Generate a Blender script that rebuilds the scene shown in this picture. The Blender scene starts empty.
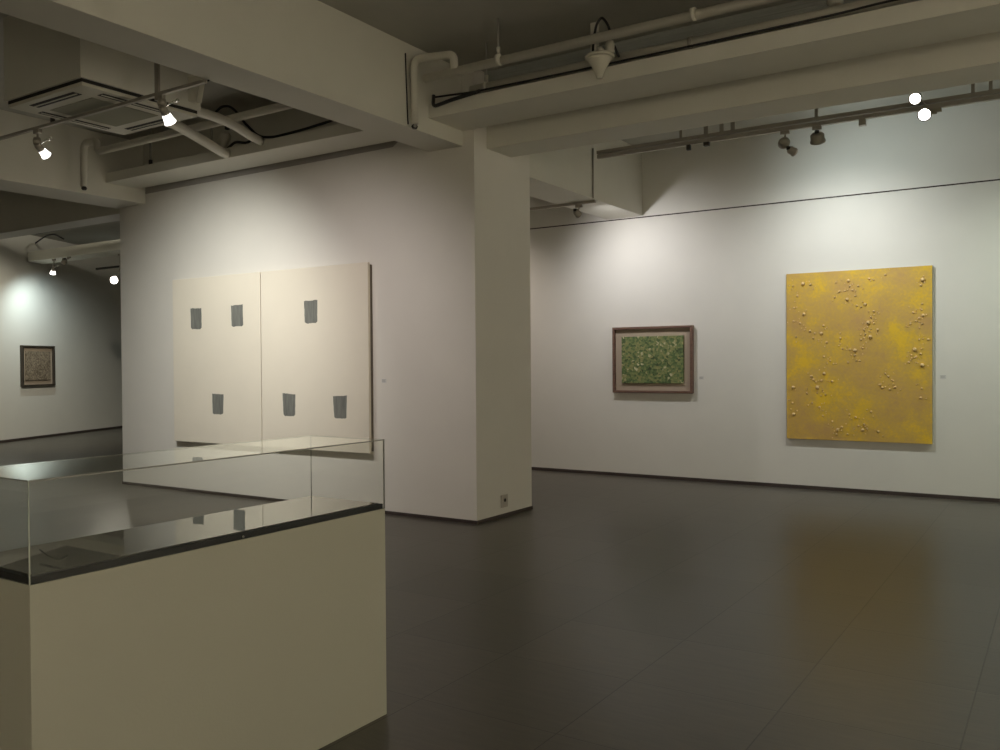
import bpy, bmesh, math, random
from mathutils import Vector, Matrix

# ------------------------------------------------------------------ camera, world, exposure
sc = bpy.context.scene
COL = sc.collection
YAW, PITCH, ROLL, FPX = -0.576601, -0.0126129, -0.00713296, 872.81
cd = bpy.data.cameras.new('camera')
cd.sensor_fit = 'HORIZONTAL'; cd.sensor_width = 36.0; cd.lens = FPX / 1000 * 36.0
cd.clip_start = 0.05; cd.clip_end = 100
cam = bpy.data.objects.new('camera', cd); COL.objects.link(cam)
fw = Vector((math.sin(YAW) * math.cos(PITCH), math.cos(YAW) * math.cos(PITCH), math.sin(PITCH)))
rt = Vector((math.cos(YAW), -math.sin(YAW), 0)); up = rt.cross(fw)
r2 = math.cos(ROLL) * rt + math.sin(ROLL) * up; u2 = -math.sin(ROLL) * rt + math.cos(ROLL) * up
m3 = Matrix((r2, u2, -fw)).transposed()
cam.matrix_world = Matrix.Translation((0, 0, 1.5)) @ m3.to_4x4()
sc.camera = cam
sc.cycles.diffuse_bounces = 8; sc.cycles.glossy_bounces = 6; sc.cycles.transparent_max_bounces = 24; sc.cycles.max_bounces = 14
w = bpy.data.worlds.new('world'); w.use_nodes = True; sc.world = w
w.node_tree.nodes['Background'].inputs[0].default_value = (0.5, 0.55, 0.5, 1)
w.node_tree.nodes['Background'].inputs[1].default_value = 0.0
sc.view_settings.view_transform = 'Standard'; sc.view_settings.look = 'None'
sc.view_settings.gamma = 1; sc.view_settings.exposure = 0.0
sc.view_settings.use_curve_mapping = False
# lamp powers as (red, green, blue) watts
PW = dict(left=(285.0, 287.0, 266.0), left2=(140.0, 127.0, 123.0), green=(76.5, 74.4, 74.2), yellow=(88.8, 86.9, 83.8), pool=(37.6, 43.4, 43.1), glare=(3.0, 3.0, 2.7), rearr=(713.4, 662.1, 538.8), rearf=(364.4, 340.2, 274.3), farl=(60.7, 72.3, 72.1), farg=(142.6, 133.6, 114.5), ext=(101.3, 115.0, 98.6), back=(150.6, 131.1, 116.7), mid=(0.0, 0.0, 0.0), lbay=(549.0, 508.1, 409.9), diner=(0.1, 5.7, 4.8))

# ------------------------------------------------------------------ materials
def mat(name, col, rough=0.6, metal=0.0, bump=0.0, bscale=40, var=0.0, vscale=3.0, ior=1.45, spec=0.5, stretch=None):
    m = bpy.data.materials.new(name); m.use_nodes = True
    nt = m.node_tree; b = nt.nodes['Principled BSDF']
    b.inputs['Base Color'].default_value = (*col, 1); b.inputs['Roughness'].default_value = rough
    b.inputs['Metallic'].default_value = metal; b.inputs['IOR'].default_value = ior
    b.inputs['Specular IOR Level'].default_value = spec
    tc = nt.nodes.new('ShaderNodeTexCoord'); vec = tc.outputs['Object']
    if stretch:
        mp = nt.nodes.new('ShaderNodeMapping'); mp.inputs['Scale'].default_value = stretch
        nt.links.new(vec, mp.inputs['Vector']); vec = mp.outputs['Vector']
    n = nt.nodes.new('ShaderNodeTexNoise'); n.inputs['Scale'].default_value = vscale; n.inputs['Detail'].default_value = 6
    nt.links.new(vec, n.inputs['Vector'])
    v = var if var else 0.03
    r = nt.nodes.new('ShaderNodeValToRGB')
    r.color_ramp.elements[0].position = 0.3; r.color_ramp.elements[1].position = 0.7
    r.color_ramp.elements[0].color = (*[c * (1 - v) for c in col], 1)
    r.color_ramp.elements[1].color = (*[min(1, c * (1 + v)) for c in col], 1)
    nt.links.new(n.outputs['Fac'], r.inputs['Fac']); nt.links.new(r.outputs['Color'], b.inputs['Base Color'])
    if bump:
        n2 = nt.nodes.new('ShaderNodeTexNoise'); n2.inputs['Scale'].default_value = bscale
        nt.links.new(vec, n2.inputs['Vector'])
        bp = nt.nodes.new('ShaderNodeBump'); bp.inputs['Strength'].default_value = bump; bp.inputs['Distance'].default_value = 0.01
        nt.links.new(n2.outputs['Fac'], bp.inputs['Height']); nt.links.new(bp.outputs['Normal'], b.inputs['Normal'])
    return m

def emis(name, col, s):
    m = bpy.data.materials.new(name); m.use_nodes = True
    b = m.node_tree.nodes['Principled BSDF']
    b.inputs['Base Color'].default_value = (*col, 1)
    b.inputs['Emission Color'].default_value = (*col, 1); b.inputs['Emission Strength'].default_value = s
    return m

def math_node(nt, op, a, b=None, c=None):
    n = nt.nodes.new('ShaderNodeMath'); n.operation = op
    for i, x in enumerate((a, b, c)):
        if x is None: continue
        if isinstance(x, (int, float)): n.inputs[i].default_value = x
        else: nt.links.new(x, n.inputs[i])
    return n.outputs[0]

def floor_mat():
    m = bpy.data.materials.new('floor_tile'); m.use_nodes = True
    nt = m.node_tree; b = nt.nodes['Principled BSDF']
    tc = nt.nodes.new('ShaderNodeTexCoord'); sp = nt.nodes.new('ShaderNodeSeparateXYZ')
    nt.links.new(tc.outputs['Object'], sp.inputs[0])
    fx = math_node(nt, 'DIVIDE', math_node(nt, 'ADD', sp.outputs[0], 20 * .694 + 1.04), .694)
    fy = math_node(nt, 'DIVIDE', math_node(nt, 'ADD', sp.outputs[1], 20 * .705 - 3.77), .705)
    def line(f, size, wd):
        fr = math_node(nt, 'FRACT', f)
        d = math_node(nt, 'MINIMUM', fr, math_node(nt, 'SUBTRACT', 1.0, fr))
        d = math_node(nt, 'MULTIPLY', d, size)
        mr = nt.nodes.new('ShaderNodeMapRange'); mr.inputs['From Min'].default_value = wd * .35; mr.inputs['From Max'].default_value = wd
        mr.inputs['To Min'].default_value = 1; mr.inputs['To Max'].default_value = 0
        nt.links.new(d, mr.inputs['Value']); return mr.outputs[0]
    lx = line(fx, .694, .0045)
    ly = math_node(nt, 'MULTIPLY', line(fy, .705, .0045), .75)
    ln = math_node(nt, 'MAXIMUM', lx, ly)
    cx = nt.nodes.new('ShaderNodeCombineXYZ')
    nt.links.new(math_node(nt, 'FLOOR', fx), cx.inputs[0]); nt.links.new(math_node(nt, 'FLOOR', fy), cx.inputs[1])
    wn = nt.nodes.new('ShaderNodeTexWhiteNoise'); nt.links.new(cx.outputs[0], wn.inputs['Vector'])
    mp = nt.nodes.new('ShaderNodeMapping'); mp.inputs['Scale'].default_value = (1.2, 9, 1)
    nt.links.new(tc.outputs['Object'], mp.inputs['Vector'])
    n = nt.nodes.new('ShaderNodeTexNoise'); n.inputs['Scale'].default_value = 3.2; n.inputs['Detail'].default_value = 8; n.inputs['Roughness'].default_value = .65
    nt.links.new(mp.outputs[0], n.inputs['Vector'])
    mr = nt.nodes.new('ShaderNodeMapRange'); mr.inputs['From Min'].default_value = .3; mr.inputs['From Max'].default_value = .7
    mr.inputs['To Min'].default_value = .78; mr.inputs['To Max'].default_value = 1.2
    nt.links.new(n.outputs['Fac'], mr.inputs['Value'])
    tv = math_node(nt, 'MULTIPLY_ADD', wn.outputs['Value'], .16, .92)
    k = math_node(nt, 'MULTIPLY', mr.outputs[0], tv)
    k = math_node(nt, 'MULTIPLY', k, math_node(nt, 'SUBTRACT', 1.0, math_node(nt, 'MULTIPLY', ln, .62)))
    vm = nt.nodes.new('ShaderNodeVectorMath'); vm.operation = 'SCALE'
    vm.inputs[0].default_value = (.090, .080, .064); nt.links.new(k, vm.inputs['Scale'])
    nt.links.new(vm.outputs[0], b.inputs['Base Color'])
    rr = math_node(nt, 'MULTIPLY_ADD', n.outputs['Fac'], .14, .26)
    nt.links.new(rr, b.inputs['Roughness'])
    b.inputs['Specular IOR Level'].default_value = .42
    bp = nt.nodes.new('ShaderNodeBump'); bp.inputs['Strength'].default_value = .25; bp.inputs['Distance'].default_value = .002
    nt.links.new(math_node(nt, 'SUBTRACT', n.outputs['Fac'], ln), bp.inputs['Height']); nt.links.new(bp.outputs['Normal'], b.inputs['Normal'])
    return m

def glass_mat(name, tint, refl_rough=0.0):
    m = bpy.data.materials.new(name); m.use_nodes = True
    nt = m.node_tree
    for x in list(nt.nodes):
        if x.type == 'BSDF_PRINCIPLED': nt.nodes.remove(x)
    out = [x for x in nt.nodes if x.type == 'OUTPUT_MATERIAL'][0]
    t = nt.nodes.new('ShaderNodeBsdfTransparent'); t.inputs[0].default_value = (*tint, 1)
    g = nt.nodes.new('ShaderNodeBsdfGlossy'); g.inputs['Roughness'].default_value = refl_rough; g.inputs[0].default_value = (.95, .97, .94, 1)
    f = nt.nodes.new('ShaderNodeFresnel'); f.inputs['IOR'].default_value = 1.5
    mx = nt.nodes.new('ShaderNodeMixShader')
    gm = nt.nodes.new('ShaderNodeNewGeometry')       # reflect on the outer face of each thin pane, pass straight through its inner face
    nt.links.new(math_node(nt, 'MULTIPLY', f.outputs[0], math_node(nt, 'SUBTRACT', 1.0, gm.outputs['Backfacing'])), mx.inputs[0]); nt.links.new(t.outputs[0], mx.inputs[1]); nt.links.new(g.outputs[0], mx.inputs[2])
    nt.links.new(mx.outputs[0], out.inputs[0])
    return m

def yellow_mat():
    m = bpy.data.materials.new('yellow_painting'); m.use_nodes = True
    nt = m.node_tree; b = nt.nodes['Principled BSDF']; b.inputs['Roughness'].default_value = .55
    tc = nt.nodes.new('ShaderNodeTexCoord')
    mp = nt.nodes.new('ShaderNodeMapping'); mp.inputs['Location'].default_value = (3.1, 0, 5.7); nt.links.new(tc.outputs['Object'], mp.inputs['Vector'])
    n = nt.nodes.new('ShaderNodeTexNoise'); n.inputs['Scale'].default_value = 3.0; n.inputs['Detail'].default_value = 5; n.inputs['Roughness'].default_value = .55
    nt.links.new(mp.outputs[0], n.inputs['Vector'])
    n2 = nt.nodes.new('ShaderNodeTexNoise'); n2.inputs['Scale'].default_value = 38; n2.inputs['Detail'].default_value = 5
    nt.links.new(mp.outputs[0], n2.inputs['Vector'])
    f = math_node(nt, 'ADD', n.outputs['Fac'], math_node(nt, 'MULTIPLY', math_node(nt, 'SUBTRACT', n2.outputs['Fac'], .5), .38))
    r = nt.nodes.new('ShaderNodeValToRGB'); e = r.color_ramp.elements
    e[0].position = .31; e[0].color = (.54, .335, .115, 1)
    e[1].position = .68; e[1].color = (.78, .51, .03, 1)
    x = e.new(.52); x.color = (.63, .41, .08, 1)
    nt.links.new(f, r.inputs['Fac']); nt.links.new(r.outputs[0], b.inputs['Base Color'])
    bp = nt.nodes.new('ShaderNodeBump'); bp.inputs['Strength'].default_value = .35; bp.inputs['Distance'].default_value = .004
    nt.links.new(n2.outputs['Fac'], bp.inputs['Height']); nt.links.new(bp.outputs[0], b.inputs['Normal'])
    return m

def speckle_mat(name, cols, scale, sx=1.0):
    m = bpy.data.materials.new(name); m.use_nodes = True
    nt = m.node_tree; b = nt.nodes['Principled BSDF']; b.inputs['Roughness'].default_value = .5
    tc = nt.nodes.new('ShaderNodeTexCoord')
    mp = nt.nodes.new('ShaderNodeMapping'); mp.inputs['Scale'].default_value = (sx, 1, 1); nt.links.new(tc.outputs['Object'], mp.inputs['Vector'])
    v = nt.nodes.new('ShaderNodeTexVoronoi'); v.inputs['Scale'].default_value = scale; nt.links.new(mp.outputs[0], v.inputs['Vector'])
    sp = nt.nodes.new('ShaderNodeSeparateColor'); nt.links.new(v.outputs['Color'], sp.inputs[0])
    n = nt.nodes.new('ShaderNodeTexNoise'); n.inputs['Scale'].default_value = 4; nt.links.new(tc.outputs['Object'], n.inputs['Vector'])
    f = math_node(nt, 'ADD', math_node(nt, 'MULTIPLY', sp.outputs[0], .8), math_node(nt, 'MULTIPLY', math_node(nt, 'SUBTRACT', n.outputs['Fac'], .4), .6))
    r = nt.nodes.new('ShaderNodeValToRGB'); e = r.color_ramp.elements
    e[0].position = 0; e[0].color = (*cols[0], 1); e[1].position = .98; e[1].color = (*cols[-1], 1)
    for i, c in enumerate(cols[1:-1]):
        x = e.new((.3, .55, .82)[i]); x.color = (*c, 1)
    nt.links.new(f, r.inputs['Fac']); nt.links.new(r.outputs[0], b.inputs['Base Color'])
    bp = nt.nodes.new('ShaderNodeBump'); bp.inputs['Strength'].default_value = .6; bp.inputs['Distance'].default_value = .006
    nt.links.new(v.outputs['Distance'], bp.inputs['Height']); nt.links.new(bp.outputs[0], b.inputs['Normal'])
    return m

M = dict(
    wall=mat('white_wall_paint', (.74, .71, .655), .75, bump=.04, bscale=120, var=.012),
    wallfar=mat('white_far_wall_paint', (.74, .725, .675), .75, bump=.04, bscale=120, var=.012),
    beam=mat('offwhite_beam_paint', (.68, .66, .585), .7, bump=.05, bscale=60, var=.02),
    ceil=mat('grey_ceiling_paint', (.44, .43, .385), .85, bump=.1, bscale=20, var=.04),
    floor=floor_mat(),
    gap_shade=mat('painted_gap_shade', (.36, .335, .30), .8),
    gpanel=mat('grey_ribbed_panel', (.36, .37, .345), .7, bump=.6, bscale=9, stretch=(.2, 1, 9)),
    base=mat('dark_baseboard', (.060, .045, .040), .5),
    gap=mat('dark_reveal', (.05, .035, .03), .9),
    plinth=mat('plinth_paint', (.47, .455, .375), .6, bump=.05, bscale=90, var=.02, vscale=1.5),
    stain=mat('scuff_stain', (.40, .37, .30), .7, var=.1, vscale=30),
    black=mat('black_board', (.022, .023, .026), .5),
    sheet=mat('dark_glass_sheet', (.12, .118, .105), .012, ior=1.9, spec=.8, var=.02),
    glass=glass_mat('clear_glass', (.985, .988, .978)),
    gedge=mat('glass_edge', (.30, .295, .27), .15),
    gedgel=mat('glass_edge_light', (.50, .53, .47), .15),
    canvas=mat('cream_canvas', (.76, .70, .59), .8, bump=.12, bscale=260, var=.015),
    canvasd=mat('bare_stretcher', (.16, .13, .10), .8),
    mark=mat('grey_paint_stroke', (.175, .178, .16), .7, var=.25, vscale=5, stretch=(14, 1, 1.2)),
    yellow=yellow_mat(),
    yside=mat('raw_canvas_side', (.30, .30, .25), .8),
    drop=mat('paint_drop', (.80, .58, .28), .3, var=.15, vscale=20),
    wood=mat('brown_wood_frame', (.17, .098, .072), .5, var=.2, vscale=6, stretch=(2, 2, 12)),
    mount=mat('taupe_mount', (.44, .36, .28), .85),
    green=speckle_mat('green_speckled_paint', [(.045, .07, .03), (.11, .17, .06), (.18, .225, .085), (.28, .27, .11), (.75, .70, .48)], 38),
    brown=speckle_mat('brown_speckled_paint', [(.10, .075, .05), (.19, .15, .105), (.26, .21, .15), (.34, .28, .21), (.42, .36, .28)], 40),
    dwood=mat('dark_wood_frame', (.055, .045, .034), .5, var=.2),
    pipe=mat('white_painted_pipe', (.60, .575, .50), .5),
    cable=mat('black_cable', (.012, .011, .012), .5),
    steel=mat('galvanised_rod', (.42, .41, .38), .4, metal=.5),
    track=mat('track_metal', (.36, .33, .28), .5, metal=.3),
    lampb=mat('lamp_housing', (.33, .30, .25), .45, metal=.35),
    lampd=mat('dark_fitting', (.035, .03, .026), .5),
    chrome=mat('chrome', (.85, .85, .82), .15, metal=1.0),
    hot=emis('lit_lamp', (1.0, .97, .90), 14),
    hot2=emis('lit_reflector', (1.0, .95, .88), 4.0),
    acw=mat('offwhite_plastic', (.60, .575, .48), .5),
    acd=mat('dark_slot', (.025, .022, .018), .7),
    acg=mat('intake_grille', (.27, .265, .19), .7),
    lab=mat('caption_card', (.66, .65, .62), .6),
    labt=mat('caption_print', (.30, .30, .30), .8),
    socket=mat('socket_plate', (.50, .455, .40), .4),
)

# ------------------------------------------------------------------ mesh helpers
class MB:
    def __init__(s): s.bm = bmesh.new()
    def box(s, x0, x1, y0, y1, z0, z1, mi=0):
        v = [s.bm.verts.new(p) for p in ((x0,y0,z0),(x1,y0,z0),(x1,y1,z0),(x0,y1,z0),(x0,y0,z1),(x1,y0,z1),(x1,y1,z1),(x0,y1,z1))]
        out = []
        for f in ((0,3,2,1),(4,5,6,7),(0,1,5,4),(1,2,6,5),(2,3,7,6),(3,0,4,7)):
            q = s.bm.faces.new([v[i] for i in f]); q.material_index = mi; out.append(q)
        return s
    def prism(s, pts, d):          # pts: 3D polygon, d: extrusion vector
        d = Vector(d); a = [s.bm.verts.new(p) for p in pts]; b = [s.bm.verts.new(Vector(p) + d) for p in pts]
        s.bm.faces.new(a[::-1]); s.bm.faces.new(b)
        n = len(a)
        for i in range(n): s.bm.faces.new((a[i], a[(i+1) % n], b[(i+1) % n], b[i]))
        return s
    def lathe(s, prof, origin, axis, seg=24, cap=True):   # prof: (t along axis, radius)
        axis = Vector(axis).normalized(); o = Vector(origin)
        a = axis.orthogonal().normalized(); b = axis.cross(a)
        rings = []
        for t, r in prof:
            rings.append([s.bm.verts.new(o + axis * t + (a * math.cos(2*math.pi*k/seg) + b * math.sin(2*math.pi*k/seg)) * max(r, 1e-4)) for k in range(seg)])
        for r0, r1 in zip(rings, rings[1:]):
            for k in range(seg):
                f = s.bm.faces.new((r0[k], r0[(k+1) % seg], r1[(k+1) % seg], r1[k])); f.smooth = True
        if cap:
            s.bm.faces.new(rings[0][::-1]); s.bm.faces.new(rings[-1])
        return s
    def cyl(s, p0, p1, r, seg=16):
        d = Vector(p1) - Vector(p0)
        return s.lathe([(0, r), (d.length, r)], p0, d, seg)
    def tube(s, pts, r, fillet=0.0, seg=14):
        P = [Vector(p) for p in pts]; Q = [P[0]]
        for i in range(1, len(P) - 1):
            if fillet:
                a = (P[i-1] - P[i]); b = (P[i+1] - P[i]); f = min(fillet, a.length * .45, b.length * .45)
                A = P[i] + a.normalized() * f; B = P[i] + b.normalized() * f
                for t in (0, .2, .4, .6, .8, 1): Q.append((1-t)**2 * A + 2*t*(1-t) * P[i] + t*t * B)
            else: Q.append(P[i])
        Q.append(P[-1])
        rings = []; nrm = (Q[1] - Q[0]).orthogonal().normalized()
        for i, q in enumerate(Q):
            t = (Q[min(i+1, len(Q)-1)] - Q[max(i-1, 0)]).normalized()
            nrm = (nrm - t * nrm.dot(t)).normalized(); bb = t.cross(nrm)
            rings.append([s.bm.verts.new(q + (nrm * math.cos(2*math.pi*k/seg) + bb * math.sin(2*math.pi*k/seg)) * r) for k in range(seg)])
        for r0, r1 in zip(rings, rings[1:]):
            for k in range(seg):
                f = s.bm.faces.new((r0[k], r0[(k+1) % seg], r1[(k+1) % seg], r1[k])); f.smooth = True
        s.bm.faces.new(rings[0][::-1]); s.bm.faces.new(rings[-1])
        return s
    def build(s, name, m, parent=None, bevel=0.0, loc=None, rot=None):
        bmesh.ops.recalc_face_normals(s.bm, faces=s.bm.faces)
        me = bpy.data.meshes.new(name); s.bm.to_mesh(me); s.bm.free()
        for x in (m if isinstance(m, (list, tuple)) else [m]): me.materials.append(x)
        o = bpy.data.objects.new(name, me); COL.objects.link(o)
        if loc is not None: o.location = loc
        if rot is not None: o.rotation_euler = rot
        if parent is not None: o.parent = parent
        if bevel:
            bv = o.modifiers.new('bevel', 'BEVEL'); bv.width = bevel; bv.segments = 2; bv.limit_method = 'ANGLE'
        return o

def tag(o, label, cat, group=None):
    o['label'] = label; o['category'] = cat
    if group: o['group'] = group
    return o
def thing(name, label, cat, loc=(0,0,0), rot=(0,0,0), group=None):
    o = bpy.data.objects.new(name, None); COL.objects.link(o); o.location = loc; o.rotation_euler = rot
    o.empty_display_size = .1
    return tag(o, label, cat, group)
def struct(o): o['kind'] = 'structure'; return o

# ------------------------------------------------------------------ room shell
CEIL = 4.27
struct(MB().box(-21.6, 4.0, -3.0, 16.0, -.1, 0).build('floor', M['floor']))
struct(MB().box(-21.6, 4.2, -3.2, 16.2, CEIL, CEIL + .15).build('ceiling', M['ceil']))
struct(MB().box(-10.14, 4.2, 10.584, 10.8, 0, CEIL).build('wall_back', M['wallfar']))
struct(MB().box(4.0, 4.2, -3.2, 10.584, 0, CEIL).build('wall_right', M['wall']))
struct(MB().box(-13.6, 4.0, -3.2, -3.0, 0, CEIL).build('wall_front', M['wall']))
struct(MB().box(-21.6, -10.14, 16.0, 16.2, 0, CEIL).build('wall_end', M['wall']))
struct(MB().box(-10.14, -4.64, 6.72, 7.72, 0, CEIL).build('wall_center', M['wall']))
struct(MB().box(-10.14, -10.0, 7.671, 16.0, 0, CEIL).build('wall_side', M['wall']))
W0 = Vector((-17.8, 9.11, 0)); WU = Vector((-.404, .915, 0)).normalized(); WN = Vector((WU.y, -WU.x, 0))
def lw(s, d=0.0, z=0.0): p = W0 + WU * s + WN * d; return (p.x, p.y, z)
struct(MB().prism([lw(-13.4), lw(7.6), lw(7.6, -.2), lw(-13.4, -.2)], (0, 0, CEIL)).build('wall_left', M['wallfar']))
# baseboards
struct(MB().box(-10.0, 4.0, 10.572, 10.584, 0, .042).build('baseboard_back', M['base']))
struct(MB().box(-10.14, -4.64, 6.708, 6.72, 0, .032).box(-4.64, -4.628, 6.708, 7.72, 0, .032).build('baseboard_center', M['base']))
struct(MB().prism([lw(-13.3, 0.012), lw(7.3, 0.012), lw(7.3, 0), lw(-13.3, 0)], (0, 0, .05)).build('baseboard_left', M['base']))
# shadow gap along the back wall
struct(MB().box(-10.0, 4.0, 10.580, 10.5845, 3.394, 3.408).build('trim_1', M['gap']))

struct(MB().prism([(-9.6, 6.7195, 3.642), (-5.62, 6.7195, 3.662), (-5.40, 6.7195, 3.80), (-9.6, 6.7195, 3.80)], (0, -.004, 0)).build('trim_gap_shade', M['gap_shade']))  # grey strip paints the shade in the gap behind the centre soffit
struct(MB().box(-4.64, 4.0, 6.90, 6.93, 3.80, CEIL).build('trim_3', M['gpanel']))
struct(MB().box(-9.6, -5.17, 6.70, 6.7199, 3.83, CEIL).build('trim_4', M['beam']))

def beam(x0, x1, y0, y1, z0, z1, name, m=None, label=None):
    o = MB().box(x0, x1, y0, y1, z0, z1).build(name, m or M['beam'], bevel=.004)
    return struct(o)
beam(-5.17, -4.77, -3.0, 6.72, 3.55, CEIL, 'beam_center')
beam(-10.2, -9.6, -3.0, 6.72, 3.52, CEIL, 'beam_left')
beam(-5.17, -4.645, 7.72, 10.584, 3.42, CEIL, 'beam_back')
beam(-4.64, 4.0, 6.93, 7.36, 3.55, CEIL, 'beam_cross')
beam(-17.0, -10.14, 6.98, 7.32, 3.53, CEIL, 'beam_cross_left')
# hung soffit trays
beam(-4.77, 4.0, 6.2, 6.72, 3.69, 3.815, 'soffit_right')
beam(-9.6, -5.17, 6.18, 6.63, 3.69, 3.80, 'soffit_center')
MB_ = MB().prism([(-18.06, 9.86, 3.69), (-10.14, 9.86, 3.69), (-10.14, 10.3, 3.69), (-18.26, 10.3, 3.69)], (0, 0, .2))
struct(MB_.build('soffit_left', M['beam'], bevel=.004))
struct(MB().prism([(-20.0, 12.9+.6, 3.45), (-10.14, 12.9+.6, 3.45), (-10.14, 14.1, 3.45), (-20.0, 14.1, 3.45)], (0, 0, CEIL-3.45)).build('beam_far', M['beam'], bevel=.004))
# vertical joint with small conduit on the back beam
tag(MB().tube([(-4.632, 9.14, 4.0), (-4.632, 9.14, 3.425)], .009).build('conduit', M['track']),
    'thin vertical brown conduit on the side of the short white beam near the column', 'conduit')

# ------------------------------------------------------------------ display case
case = thing('display_case', 'long white plinth vitrine with black top board and clear glass cover', 'display case', (-2.67, 2.093, 0))
CX0, CX1, CY0, CY1 = -2.89, -2.45, 1.33, 2.857
cx, cy = -2.67, 2.093
def cb(mb_or, *a): return mb_or.box(a[0]-cx, a[1]-cx, a[2]-cy, a[3]-cy, a[4], a[5], *(a[6:]))
cb(MB(), CX0, CX1, CY0, CY1, 0, .885).build('plinth', M['plinth'], case, bevel=.002)
cb(MB(), CX0+.007, CX1-.007, CY0+.007, CY1-.007, .885, .906).build('top_board', M['black'], case, bevel=.001)
cb(MB(), CX0+.022, CX1-.022, CY0+.022, CY1-.022, .906, .910).build('inner_glass_sheet', M['sheet'], case)
def pane(x0, x1, y0, y1, z0, z1, thin):
    b = cb(MB(), x0, x1, y0, y1, z0, z1)
    b.bm.faces.ensure_lookup_table(); b.bm.normal_update()
    for f in b.bm.faces:
        f.material_index = 0 if abs(f.normal[thin]) > .5 else 1
    return b.build('glass_pane', [M['glass'], M['gedge']], case)
T = .005; GZ = 1.182
pane(CX1-T, CX1, CY0, CY1, .886, GZ-T, 0)
pane(CX0, CX0+T, CY0, CY1, .886, GZ-T, 0)
pane(CX0+T, CX1-T, CY0, CY0+T, .886, GZ-T, 1)
pane(CX0+T, CX1-T, CY1-T, CY1, .886, GZ-T, 1)
pane(CX0, CX1, CY0, CY1, GZ-T, GZ, 2)
cb(MB(), CX1-.0015, CX1+.0015, CY0-.0015, CY0+.0015, .886, GZ).build('glass_corner_joint', M['gedgel'], case)
MB().lathe([(0, .005), (.003, .004)], (CX1-cx, 2.089-cy, .895), (1, 0, 0), 12).build('screw', M['chrome'], case)

# ------------------------------------------------------------------ diptych
random.seed(4)
def stroke(x, z, wd, h, seed):
    rd = random.Random(seed); pts = []
    tl, tr, bl, br = rd.uniform(-.01, .01), rd.uniform(-.01, .01), rd.uniform(.0, .018), rd.uniform(-.012, .004)
    n = 8
    for i in range(n + 1): pts.append((x - wd/2 + wd*i/n, z + h/2 + tl*(1-i/n) + tr*i/n + rd.uniform(-.003, .003)))
    for i in range(1, n): pts.append((x + wd/2 + br*i/n + rd.uniform(-.002, .002), z + h/2 - h*i/n))
    for i in range(n + 1): pts.append((x + wd/2 + br - (wd + br - bl)*i/n, z - h/2 + rd.uniform(-.004, .004) + (.012 if i in (0, n) else 0)))
    for i in range(1, n): pts.append((x - wd/2 + bl*(1-i/n) + rd.uniform(-.002, .002), z - h/2 + h*i/n))
    return pts
def canvas(x0, x1, z0, z1, marks, label):
    xc, zc = (x0+x1)/2, (z0+z1)/2
    t = thing('abstract_painting', label, 'painting', (xc, 6.719, z0), group='two cream canvases hung side by side')
    MB().box(x0-xc, x1-xc, -.072, -.038, 0, z1-z0).build('canvas', M['canvas'], t, bevel=.004)
    MB().box(x0-xc+.02, x1-xc-.006, -.038, 0, .02, z1-z0-.02).build('stretcher', M['canvasd'], t)
    for i, (x, z) in enumerate(marks):
        MB().prism([(px-xc, -.0725, pz-z0) for px, pz in stroke(x, z, .196, .238, int(abs(x)*100))], (0, .001, 0)).build('paint_stroke', M['mark'], t)
canvas(-9.0, -7.475, .604, 2.535, [(-8.57, 2.053), (-7.857, 2.063), (-8.198, 1.063)], 'left cream canvas with two grey squares above and one below')
canvas(-7.465, -5.90, .604, 2.535, [(-6.70, 2.063), (-7.04, 1.074), (-6.295, 1.068)], 'right cream canvas with one grey square above and two below')

# ------------------------------------------------------------------ yellow painting
YX0, YX1, YZ0, YZ1 = -2.795, -1.235, .592, 2.54
yp = thing('relief_painting', 'large yellow ochre canvas dotted with small raised drops', 'painting', ((YX0+YX1)/2, 10.583, YZ0))
xc = (YX0+YX1)/2
MB().box(YX0-xc, YX1-xc, -.045, -.044, 0, YZ1-YZ0).build('painted_surface', M['yellow'], yp)
MB().box(YX0-xc, YX1-xc, -.044, 0, 0, YZ1-YZ0).build('canvas_edge', M['yside'], yp)
DR = [(127,122),(105,165),(92,208),(130,230),(90,255),(100,310),(115,262),(88,130),(155,125),(250,118),(295,112),(300,130),(283,148),(290,178),(310,145),(330,130),(368,105),(425,92),(245,170),(262,150),(320,165),(355,195),(340,205),(325,200),(385,220),(375,240),(365,260),(385,262),(350,285),(398,285),(372,310),(340,320),(362,275),(355,300),(152,290),(170,298),(195,298),(203,270),(165,315),(215,330),(205,380),(228,395),(265,315),(272,352),(318,358),(335,395),(318,375),(293,400),(300,355),(345,350),(205,440),(180,490),(155,450),(165,462),(175,470),(210,515),(140,510),(88,490),(90,585),(85,545),(160,545),(188,560),(200,590),(235,468),(195,465),(298,585),(320,595),(375,575),(255,640),(250,655),(270,630),(290,655),(345,640),(360,635),(350,620),(400,645),(235,610),(330,625),(435,450),(415,490),(440,495),(460,487),(425,440),(405,480),(552,110),(545,130),(548,215),(553,235),(530,255),(550,265),(510,265),(540,245),(520,225),(550,195),(545,370),(525,355),(540,320),(505,400),(550,410),(530,380),(515,385),(548,492),(545,525),(570,320)]
b = MB(); rd = random.Random(2)
BIG = {0,3,10,13,21,26,30,36,44,50,51,57,58,68,72,84,87,95,98}
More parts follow.
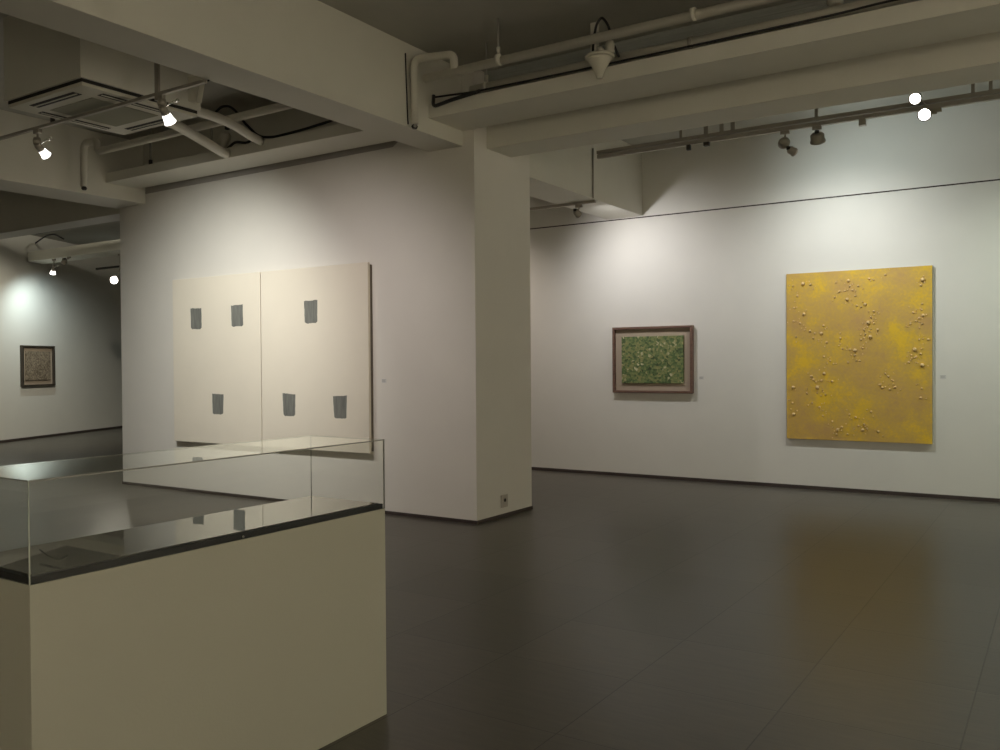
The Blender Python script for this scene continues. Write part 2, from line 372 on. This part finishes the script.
for i, (px, py) in enumerate(DR):
    u = (px - 62) / 521.0; top = 88 - 28*u; bot = 672 + 16*u; v = (py - top) / (bot - top)
    if not (0.01 < u < .985): u = min(max(u, .015), .98)
    x = -.78 + u*1.56; z = (1-v)*(YZ1-YZ0)
    r = (.020 if i in BIG else .012) * rd.uniform(.85, 1.15)
    spots = [(x, z, r)]
    for k in range(rd.choice((1, 2, 2, 3))):
        a = rd.uniform(0, 6.28); dd = rd.uniform(.03, .075)
        spots.append((x + dd*math.cos(a), z + dd*math.sin(a), rd.uniform(.005, .009)))
    for x_, z_, r_ in spots:
        if abs(x_) < .77 and .01 < z_ < YZ1-YZ0-.01:
            b.lathe([(0, r_*.6), (r_*.4, r_), (r_*.9, r_*.8), (r_*1.25, r_*.4), (r_*1.35, .001)], (x_, -.045, z_), (0, -1, 0), 10)
b.build('raised_drops', M['drop'], yp)['kind'] = 'stuff'

# ------------------------------------------------------------------ framed pictures
def framed(t, wd, h, dep, fr, art_in, art_m, wood):
    b = MB()
    for q in ((-wd/2, wd/2, -dep, 0, 0, fr), (-wd/2, wd/2, -dep, 0, h-fr, h), (-wd/2, -wd/2+fr, -dep, 0, fr, h-fr), (wd/2-fr, wd/2, -dep, 0, fr, h-fr)): b.box(*q)
    b.build('frame', wood, t, bevel=.003)
    MB().box(-wd/2+fr, wd/2-fr, -.018, -.002, fr, h-fr).build('mount', M['mount'], t)
    l, r_, bo, to = art_in
    MB().box(-wd/2+l, wd/2-r_, -.045, -.018, bo, h-to).build('picture', art_m, t, bevel=.003)
g = thing('framed_picture', 'small green speckled picture in a brown wooden frame on the long white wall', 'picture', (-4.51, 10.584, 1.11))
framed(g, 1.105, .862, .065, .032, (.125, .125, .125, .125), M['green'], M['wood'])
p = lw(1.10, 0); g2 = thing('framed_picture', 'small brown speckled picture in a dark frame on the distant left wall', 'picture', (p[0], p[1], 1.105), (0, 0, math.atan2(WU.y, WU.x) ))
framed(g2, 1.0, .85, .07, .035, (.12, .12, .12, .12), M['brown'], M['dwood'])

# captions and socket
def caption(loc, label):
    t = thing('caption_card', label, 'label', loc, group='small captions beside the pictures')
    MB().box(-.03, .03, -.003, 0, -.02, .02).build('card', M['lab'], t)
    b = MB()
    for k, wd in enumerate((.05, .042, .046)): b.box(-.025, -.025+wd, -.0034, -.003, .010-k*.010, .014-k*.010)
    b.build('print_lines', M['labt'], t)
caption((-3.86, 10.584, 1.306), 'tiny caption card right of the green framed picture')
caption((-1.134, 10.584, 1.324), 'tiny caption card right of the yellow canvas')
caption((-5.76, 6.72, 1.337), 'tiny caption card right of the cream canvases')
so = thing('wall_socket', 'small white wall socket low on the column side', 'socket', (-4.64, 7.19, .155))
MB().box(0, .009, -.06, .06, -.062, .062).build('plate', M['socket'], so, bevel=.003)
MB().lathe([(0, .017), (.003, .016)], (.009, .005, .008), (1, 0, 0), 20).build('outlet', M['acd'], so)
# ------------------------------------------------------------------ pipes
R_ = .036
tag(MB().tube([(-4.60, 5.93, 3.94), (3.9, 5.9, 3.94)], R_).tube([(-4.715, 5.93, 3.57), (-4.715, 5.93, 4.13), (-4.27, 5.9, 4.07), (-4.27, 5.9, 3.95)], .034, .09).build('water_pipe', M['pipe']), 'upper long white pipe with a hooked end going down the centre beam', 'pipe')
vc = thing('pipe_drain', 'small dark drain valve at the foot of the hooked white pipe', 'valve', (-4.715, 5.93, 3.55))
MB().lathe([(0, .02), (.02, .03), (.035, .02)], (0, 0, -.02), (0, 0, 1), 12).build('valve_body', M['lampd'], vc)
MB().lathe([(0, .014), (.012, .014)], (.02, -.02, -.004), (.7, -.7, 0), 12).build('valve_cap', M['chrome'], vc)
tag(MB().tube([(-4.762, 5.90, 3.57), (-4.762, 5.895, 3.62), (-4.762, 5.87, 4.17)], .006).build('thin_cable', M['cable']), 'thin dark cable beside the hooked white pipe', 'cable')
tag(MB().tube([(-4.36, 6.28, 3.888), (3.9, 6.28, 3.888)], .038).build('sprinkler_pipe', M['pipe']), 'lower long white pipe resting along the right soffit', 'pipe')
c2 = [(-4.70, 6.18, 3.86), (-4.3, 6.19, 3.838), (-3.9, 6.185, 3.832), (-3.2, 6.19, 3.83), (-2.2, 6.19, 3.832), (-1.3, 6.188, 3.835), (-1.0, 6.19, 3.85), (-.6, 6.188, 3.835), (.5, 6.19, 3.835)]
tag(MB().tube(c2, .008, .1).build('black_cable', M['cable']), 'black cable lying under the lower pipe on the right soffit', 'cable')
tag(MB().tube([(-4.69, 6.17, 3.875), (-4.69, 6.16, 3.77), (-4.5, 6.17, 3.80), (-4.2, 6.175, 3.828)], .016, .04).build('bundled_cable', M['cable']), 'thick black cable end entering the centre beam', 'cable')
def ring(x, label, y=6.28, z=3.888, rod=True, m='pipe'):
    t = thing('pipe_clamp', label, 'clamp', (x, y, z), group='clamps on the long pipes')
    MB().lathe([(0, .046), (.03, .046)], (-.015, 0, 0), (1, 0, 0), 20).build('clamp_ring', M[m], t)
    if not rod: return
    MB().cyl((0, 0, .04), (0, 0, CEIL-z), .007).build('rod', M['steel'], t)
    MB().lathe([(0, .014), (.05, .016)], (0, 0, .05), (0, 0, 1), 12).build('turnbuckle', M['pipe'], t)
ring(-4.2, 'pipe clamp on the lower pipe nearest the centre beam')
ring(-2.36, 'dark thin clamp on the lower pipe right of the white cone', rod=False, m='track')
ring(-3.83, 'pipe clamp on the upper pipe with thin hanging rod', 5.9, 3.94)
ring(-2.2, 'pipe clamp on the upper pipe right of the white cone', 5.9, 3.94, False)
tag(MB().box(-3.26, -3.20, 6.4, 6.43, 3.815, CEIL).build('hanger_strap', M['pipe']), 'flat white hanger strap behind the upper pipe left of the cone', 'strap')
# cone nozzle
nz = thing('cone_fitting', 'white cone shaped fitting on the right soffit edge below the black cable loop', 'ceiling fitting', (-3.03, 6.10, 3.70))
MB().lathe([(0, .022), (.03, .034), (.08, .055), (.13, .085), (.15, .098)], (0, 0, 0), (0, 0, 1), 28).build('cone', M['acw'], nz)
MB().lathe([(0, .112), (.018, .115), (.03, .10)], (0, 0, .15), (0, 0, 1), 28).build('flange', M['acw'], nz)
MB().tube([(0.0, .0, .17), (0.0, .0, .22), (-.03, .18, .20)], .03, .05).build('elbow', M['pipe'], nz)
MB().lathe([(0, .035), (.06, .04), (.09, .03)], (.06, .06, .2), (0, 0, 1), 16).build('coupling', M['pipe'], nz)
tag(MB().tube([(-3.12, 6.16, 3.86), (-3.115, 6.16, 4.02), (-3.09, 6.17, 4.15), (-3.045, 6.17, 4.20), (-2.99, 6.17, 4.13), (-2.96, 6.17, 4.0), (-2.90, 6.17, 3.86)], .010, .06).build('cable_loop', M['cable']), 'black cable loop standing above the white cone', 'cable')
tag(MB().lathe([(0, .03), (.03, .055), (.07, .055), (.09, .03)], (-1.35, 6.35, 3.95), (0, .2, 1), 16).tube([(-1.35, 6.35, 4.02), (-1.37, 6.4, 4.12), (-1.5, 6.42, 4.2)], .02, .05).build('pipe_valve', M['pipe']), 'small white pipe valve above the lower pipe at the upper right', 'valve')

# left bay services
tag(MB().tube([(-9.42, 5.8, 3.56), (-9.42, 5.8, 4.06), (-9.16, 5.8, 4.04), (-9.14, 5.8, 3.92), (-5.2, 5.8, 3.945)], .040, .09).build('drain_pipe', M['pipe']), 'white hooked pipe running over the centre soffit from the left beam', 'pipe')
v2 = thing('pipe_drain', 'small dark drain valve on the left beam', 'valve', (-9.42, 5.8, 3.54))
MB().lathe([(0, .02), (.02, .032), (.04, .02)], (0, 0, -.02), (0, 0, 1), 12).build('valve_body', M['lampd'], v2)
tag(MB().tube([(-7.0, 4.78, 3.80), (-7.057, 5.1, 3.80), (-7.13, 5.35, 3.80), (-7.249, 5.6, 3.792), (-7.293, 5.85, 3.745), (-7.415, 6.1, 3.735), (-7.43, 6.17, 3.735)], .050, .12).build('insulated_duct', M['pipe']), 'thick white insulated duct dropping to the soffit, the left of two', 'duct')
tag(MB().tube([(-6.50, 4.78, 3.80), (-6.543, 5.1, 3.785), (-6.642, 5.4, 3.816), (-6.719, 5.65, 3.819), (-6.86, 6.0, 3.80), (-6.9, 6.17, 3.79)], .044, .12).build('insulated_duct', M['pipe']), 'thick white insulated duct dropping to the soffit, the right of two', 'duct')
tag(MB().tube([(-7.50, 6.1, 4.17), (-7.42, 6.1, 4.21), (-7.30, 6.1, 4.20), (-7.18, 6.1, 4.12), (-7.08, 6.1, 4.0), (-6.91, 6.15, 3.83), (-6.75, 6.2, 3.815), (-6.3, 6.2, 3.83), (-5.9, 6.2, 3.86), (-5.6, 6.2, 3.90)], .013, .08).build('black_cable', M['cable']), 'black cable arching over the white ducts in the left bay', 'cable')
tag(MB().tube([(-7.50, 6.25, 3.82), (-7.35, 6.22, 3.86), (-7.2, 6.25, 3.83), (-7.06, 6.22, 3.86), (-6.95, 6.3, 3.82)], .014, .05).build('tangled_cable', M['cable']), 'short tangled black cable between the two white ducts', 'cable')
va = thing('pipe_valve', 'white valve with black knob between the two white ducts', 'valve', (-7.62, 6.3, 3.9))
MB().lathe([(-.1, .03), (0, .035), (.03, .06), (.09, .06), (.12, .03)], (0, 0, 0), (.3, 0, 1), 16).build('valve_body', M['pipe'], va)
MB().lathe([(0, .026), (.06, .026)], (.05, 0, .14), (0, 0, 1), 12).build('knob', M['lampd'], va)
for x, lab in ((-8.83, 'thin hanging rod over the centre soffit near the left beam'), (-7.95, 'thin hanging rod over the centre soffit near the left duct'), (-5.95, 'thin hanging rod over the centre soffit near the centre beam')):
    t = thing('hanger_rod', lab, 'rod', (x, 6.0 if x < -8 else 6.4, 3.8), group='hanging rods over the centre soffit')
    if x < -8: t.location.y = 6.25
    MB().cyl((0, 0, 0), (0, 0, CEIL-3.8), .012).build('rod', M['steel'], t)
    MB().lathe([(0, .022), (.05, .022)], (0, 0, .02), (0, 0, 1), 12).build('nut', M['lampd'], t)
# far left bay services
tag(MB().tube([(-17.3, 9.6, 3.98), (-16.9, 9.6, 4.1), (-16.6, 9.6, 4.1), (-16.3, 9.6, 3.98)], .013, .12).build('cable_loop', M['cable']), 'black cable loop above the distant left soffit', 'cable')
tag(MB().tube([(-16.9, 8.4, 4.05), (-10.2, 8.4, 4.05)], .05).build('water_pipe', M['pipe']), 'distant white pipe under the ceiling of the left room', 'pipe')
tag(MB().tube([(-16.0, 8.9, 3.98), (-10.2, 8.9, 4.02)], .02).build('black_cable', M['cable']), 'distant black cable under the ceiling of the left room', 'cable')
tag(MB().box(-17.8, -10.2, 11.2, 11.24, 3.62, 3.66).build('lighting_track', M['lampd']), 'distant dark lighting track in the left room', 'lighting track')

# ------------------------------------------------------------------ ceiling cassette
AX0, AX1, AY0, AY1 = -7.05, -6.04, 3.71, 4.72; axc, ayc = (AX0+AX1)/2, (AY0+AY1)/2
ac = thing('air_conditioner', 'boxed ceiling cassette air conditioner hanging left of the centre beam', 'air conditioner', (axc, ayc, 3.56))
H = .505
MB().box(-H-.02, H+.02, -H-.02, H+.02, .052, CEIL-3.561).build('housing', M['beam'], ac, bevel=.003)
MB().box(-H+.0, H-.0, -H+.0, H-.0, .028, .052).build('gap_shade_block', M['acd'], ac)  # dark block stands in for the shade in the gap above the panel
MB().box(-H, H, -H, H, 0, .028).build('panel', M['acw'], ac, bevel=.006)
MB().box(-.29, .29, -.29, .29, -.004, 0).build('intake_grille', M['acg'], ac)
for a in range(4):
    b = MB(); L = .30
    b.box(-L, L, -.45, -.375, -.002, .0)
    s = b.build('air_slot', M['acd'], ac, rot=(0, 0, a*math.pi/2))
    MB().box(-L+.01, L-.01, -.419, -.407, -.006, -.002).build('louvre', M['acw'], s)
MB().prism([(.527, .40, .10), (.527, .40, .30), (.64, .44, .30), (.58, .44, .10)], (0, .05, 0)).build('duct_collar', M['acw'], ac)

# ------------------------------------------------------------------ tracks and lamps
def hanger(parent, x, y, z0, z1, wd=.02, m=None):
    MB().box(x-wd/2, x+wd/2, y-.01, y+.01, z0, z1).build('hanger', m or M['track'], parent)
tl = thing('lighting_track', 'lighting track passing under the air conditioner in front of the centre canvases', 'lighting track', (-7.4, 4.1, 3.53))
MB().box(-2.2, 2.25, -.014, .014, -.012, .012).build('rail', M['track'], tl)
MB().box(1.3, 2.26, .016, .026, .004, .014).build('supply_conduit', M['cable'], tl)
hanger(tl, .30, 0, .012, .739, .035, M['lampd']); hanger(tl, 1.70, 0, .012, .739, .04); hanger(tl, -1.6, 0, .012, .739, .03)
tr = thing('lighting_track', 'long brown lighting track below the ceiling along the yellow canvas wall', 'lighting track', (-2.0, 9.0, 3.88))
MB().box(-2.5, 5.9, -.02, .02, -.045, -.006).build('rail', M['track'], tr)
MB().box(-2.5, 5.9, -.03, .03, .004, .040).build('wireway', M['track'], tr)
for x in (-1.5, -1.22, -1.05, -.93, -.09, 1.28, 1.42): hanger(tr, x, 0, .04, CEIL-3.88, .045 if x in (-1.22, -.93, -1.05) else .03)
MB().box(-1.43, -1.39, -.03, .01, -.10, -.045).build('adapter', M['lampd'], tr)
MB().box(-1.24, -1.18, -.03, .01, -.085, -.045).build('adapter', M['lampd'], tr)
MB().box(.31, .37, -.03, .03, -.105, -.045).build('junction_box', M['lampb'], tr)
tb = tag(MB().box(-9.9, -4.66, 9.23, 9.27, 3.39, 3.42).build('lighting_track', M['track']), 'short track under the short white beam beyond the column', 'lighting track')

def lamp(parent, loc, aim, key, ang, blend, radius):
    pw = PW[key]; mx = max(max(pw), 1e-6)
    ld = bpy.data.lights.new('spot_light', 'SPOT'); ld.energy = mx; ld.color = [c / mx for c in pw]; ld.spot_size = math.radians(ang)
    ld.spot_blend = blend; ld.shadow_soft_size = radius
    o = bpy.data.objects.new('spot_light', ld); COL.objects.link(o)
    d = (Vector(aim) - Vector(loc)).normalized()
    o.location = Vector(loc) - parent.location; o.rotation_euler = d.to_track_quat('-Z', 'Y').to_euler(); o.parent = parent
def spot(base, headc, aim, label, key, ang=80, blend=1.0, radius=.03, kind='can', size=.055, length=.12, group='track spotlights', lit=True):
    """base: point on the track, headc: centre of the head, aim: what it points at"""
    t = thing('spotlight', label, 'spotlight', base, group=group)
    B = Vector(base); Hc = Vector(headc) - B; ax = (Vector(aim) - Vector(headc)).normalized()
    back = Hc - ax * length/2
    MB().box(-.045, .045, -.016, .016, -.035, 0).build('adapter', M['lampb'], t, bevel=.003)
    MB().tube([(0, 0, -.03), (0, 0, -.03 + (back.z + .03)*.5), tuple(back)], .009, .02).build('stem', M['lampb'], t)
    if kind == 'open':
        MB().lathe([(-.01, .006), (.0, size*.62), (length*.45, size*.75), (length*.46, size*.55)], back, ax, 20).build('lamp_holder', M['lampb'], t)
        MB().lathe([(0, size*.62), (length*.5, size*.82), (length*.72, size)], back + ax*length*.3, ax, 24).build('lit_reflector', M['hot2'], t)
        a0 = back + ax*length*.2
        h = MB().tube([tuple(a0), tuple(a0 + Vector((.045, .0, .03))), tuple(a0 + Vector((.13, .02, .055)))], .006, .01)
        h.lathe([(0, .012), (.02, .013)], a0 + Vector((.12, .02, .05)), (1, .15, .3), 10).build('aiming_handle', M['chrome'], t)
        MB().lathe([(0, .028), (.03, .034), (.06, .026)], back + Vector((0, 0, .0)), (0, 0, 1), 14).build('pivot', M['lampb'], t)
    else:
        MB().lathe([(0, size*.45), (.01, size*.8), (length*.25, size), (length*.8, size), (length*.82, size*1.12), (length, size*1.12), (length, size*.95), (length*.8, size*.85)], back, ax, 28, cap=True).build('head', M['lampb'], t)
        MB().lathe([(0, size*.94), (.004, size*.92)], back + ax*(length-.006), ax, 28).build('lens', M['hot'] if lit else M['acw'], t)
        MB().lathe([(0, .020), (.03, .022)], back + Vector((0, 0, -.01)), (0, 0, 1), 14).build('pivot', M['lampd'], t)
    if lit: lamp(t, Vector(headc) + ax*(length/2 + .03), aim, key, ang, blend, radius)
    return t

spot((-7.33, 4.1, 3.518), (-7.27, 4.10, 3.335), (-8.1, 6.7, 1.5), 'lit spotlight under the air conditioner, the left of the two on its track', 'left', 95, 1, .04, 'open', .042, .12)
spot((-5.67, 4.1, 3.518), (-5.60, 4.10, 3.365), (-6.4, 6.7, .8), 'lit spotlight beside the air conditioner, the right of the two on its track', 'left2', 110, 1, .04, 'open', .045, .13)
spot((-4.877, 9.25, 3.39), (-4.877, 9.2, 3.285), (-4.5, 10.58, 2.3), 'small spotlight under the short beam beyond the column', 'green', 130, 1, .03, 'can', .038, .085)
t_ = spot((-2.395, 9.0, 3.835), (-2.337, 9.02, 3.632), (-1.3, 10.58, 2.9), 'grey spotlight with round transformer left of the round one above the yellow canvas', 'pool', 160, 1, .03, 'can', .040, .085)
MB().lathe([(0, .02), (.012, .045), (.045, .062), (.078, .045), (.09, .02)], (-.012, -.045, -.12), (0, 1, 0), 24).build('transformer', M['lampb'], t_)
spot((-2.085, 9.0, 3.835), (-2.085, 9.02, 3.728), (-2.2, 10.58, 1.5), 'round grey spotlight seen from behind above the yellow canvas', 'yellow', 125, 1, .03, 'can', .066, .10)
spot((-1.10, 9.0, 3.835), (-1.172, 8.86, 3.921), (-1.6, 3.0, 1.4), 'glaring white spotlight facing the room, the upper of the bright pair', 'glare', 100, 1, .05, 'can', .050, .08)
spot((-1.02, 9.0, 3.835), (-1.097, 8.86, 3.762), (-1.2, 2.0, 1.0), 'glaring white spotlight facing the room, the lower of the bright pair', 'glare', 100, 1, .05, 'can', .054, .08)
spot((-17.2, 9.92, 3.69), (-17.2, 9.9, 3.45), (-18.2, 10.2, 1.7), 'distant glaring spotlight on the left soffit above the brown picture', 'farl', 140, 1, .04, 'open', .055, .13)
spot((-15.40, 10.2, 3.69), (-15.48, 10.14, 3.18), (-8.0, 0.0, 1.9), 'distant glaring spotlight at the edge of the centre wall', 'farg', 60, 1, .04, 'can', .075, .10)
spot((-16.6, 9.88, 3.69), (-16.62, 9.8, 3.60), (-18.3, 10.45, 2.3), 'small dark unlit spotlight right of the distant glaring one on the left soffit', 'farl', 90, 1, .03, 'can', .05, .10, lit=False)

# unseen spotlights and tracks added outside the picture for fill light
tk = thing('lighting_track', 'unseen lighting track added behind the viewer for fill spotlights', 'lighting track', (-.5, 0, 3.78))
MB().box(-.018, .018, -2.6, 5.0, 0, .036).build('rail', M['track'], tk); hanger(tk, 0, -1, .036, CEIL-3.78); hanger(tk, 0, 3, .036, CEIL-3.78)
GB = 'added fill spotlights out of view'
for i, (y, ay) in enumerate(((-1.6, -1.8), (.8, 1.0), (3.4, 3.6))):
    spot((-.5, y, 3.78), (-.48, y, 3.64), (4.0, ay, .8), ['first', 'middle', 'last'][i] + ' added fill spotlight on the track behind the viewer', 'rearr', 120, 1, .06, 'can', .06, .13, GB)
spot((-.5, -2.4, 3.78), (-.6, -2.35, 3.64), (-3.0, -3.0, 1.6), 'added fill spotlight turned to the rear wall behind the viewer', 'rearf', 120, 1, .06, 'can', .06, .13, GB)
for i, x in enumerate((.6, 2.6)):
    spot((x, 9.0, 3.835), (x, 9.02, 3.72), (x-.6, 10.58, .7), ['nearer', 'farther'][i] + ' added fill spotlight on the right track beyond the picture edge', 'ext', 120, 1, .04, 'can', .06, .12)
tq = thing('lighting_track', 'unseen lighting track added behind the column for a fill spotlight', 'lighting track', (-7.6, 9.6, 3.98))
MB().box(-.8, .8, -.018, .018, 0, .036).build('rail', M['track'], tq); hanger(tq, 0, 0, .036, CEIL-3.98)
spot((-7.6, 9.6, 3.98), (-7.6, 9.6, 3.84), (-7.2, 10.58, .9), 'added fill spotlight hidden behind the column', 'back', 120, 1, .04, 'can', .06, .12)
tm = thing('lighting_track', 'unseen lighting track added over the display case, above the picture', 'lighting track', (-1.4, 1.6, 3.78))
MB().box(-3.2, 2.2, -.018, .018, 0, .036).build('rail', M['track'], tm); hanger(tm, -1.5, 0, .036, CEIL-3.78); hanger(tm, 1.5, 0, .036, CEIL-3.78)
spot((-1.2, 1.6, 3.78), (-1.22, 1.65, 3.64), (-4.6, 6.7, 1.6), 'added fill spotlight above the picture turned to the column', 'mid', 110, 1, .06, 'can', .06, .13, GB)
spot((.4, 1.6, 3.78), (.42, 1.6, 3.64), (.4, 2.2, 0), 'added fill spotlight above the picture pointing straight down', 'diner', 140, 1, .08, 'can', .06, .13, GB)
spot((-12.6, 8.2, CEIL), (-12.62, 8.2, 4.13), (-18.4, 10.6, 1.5), 'added ceiling fill spotlight behind the cross beam of the left room', 'lbay', 92, 1, .06, 'can', .06, .13)
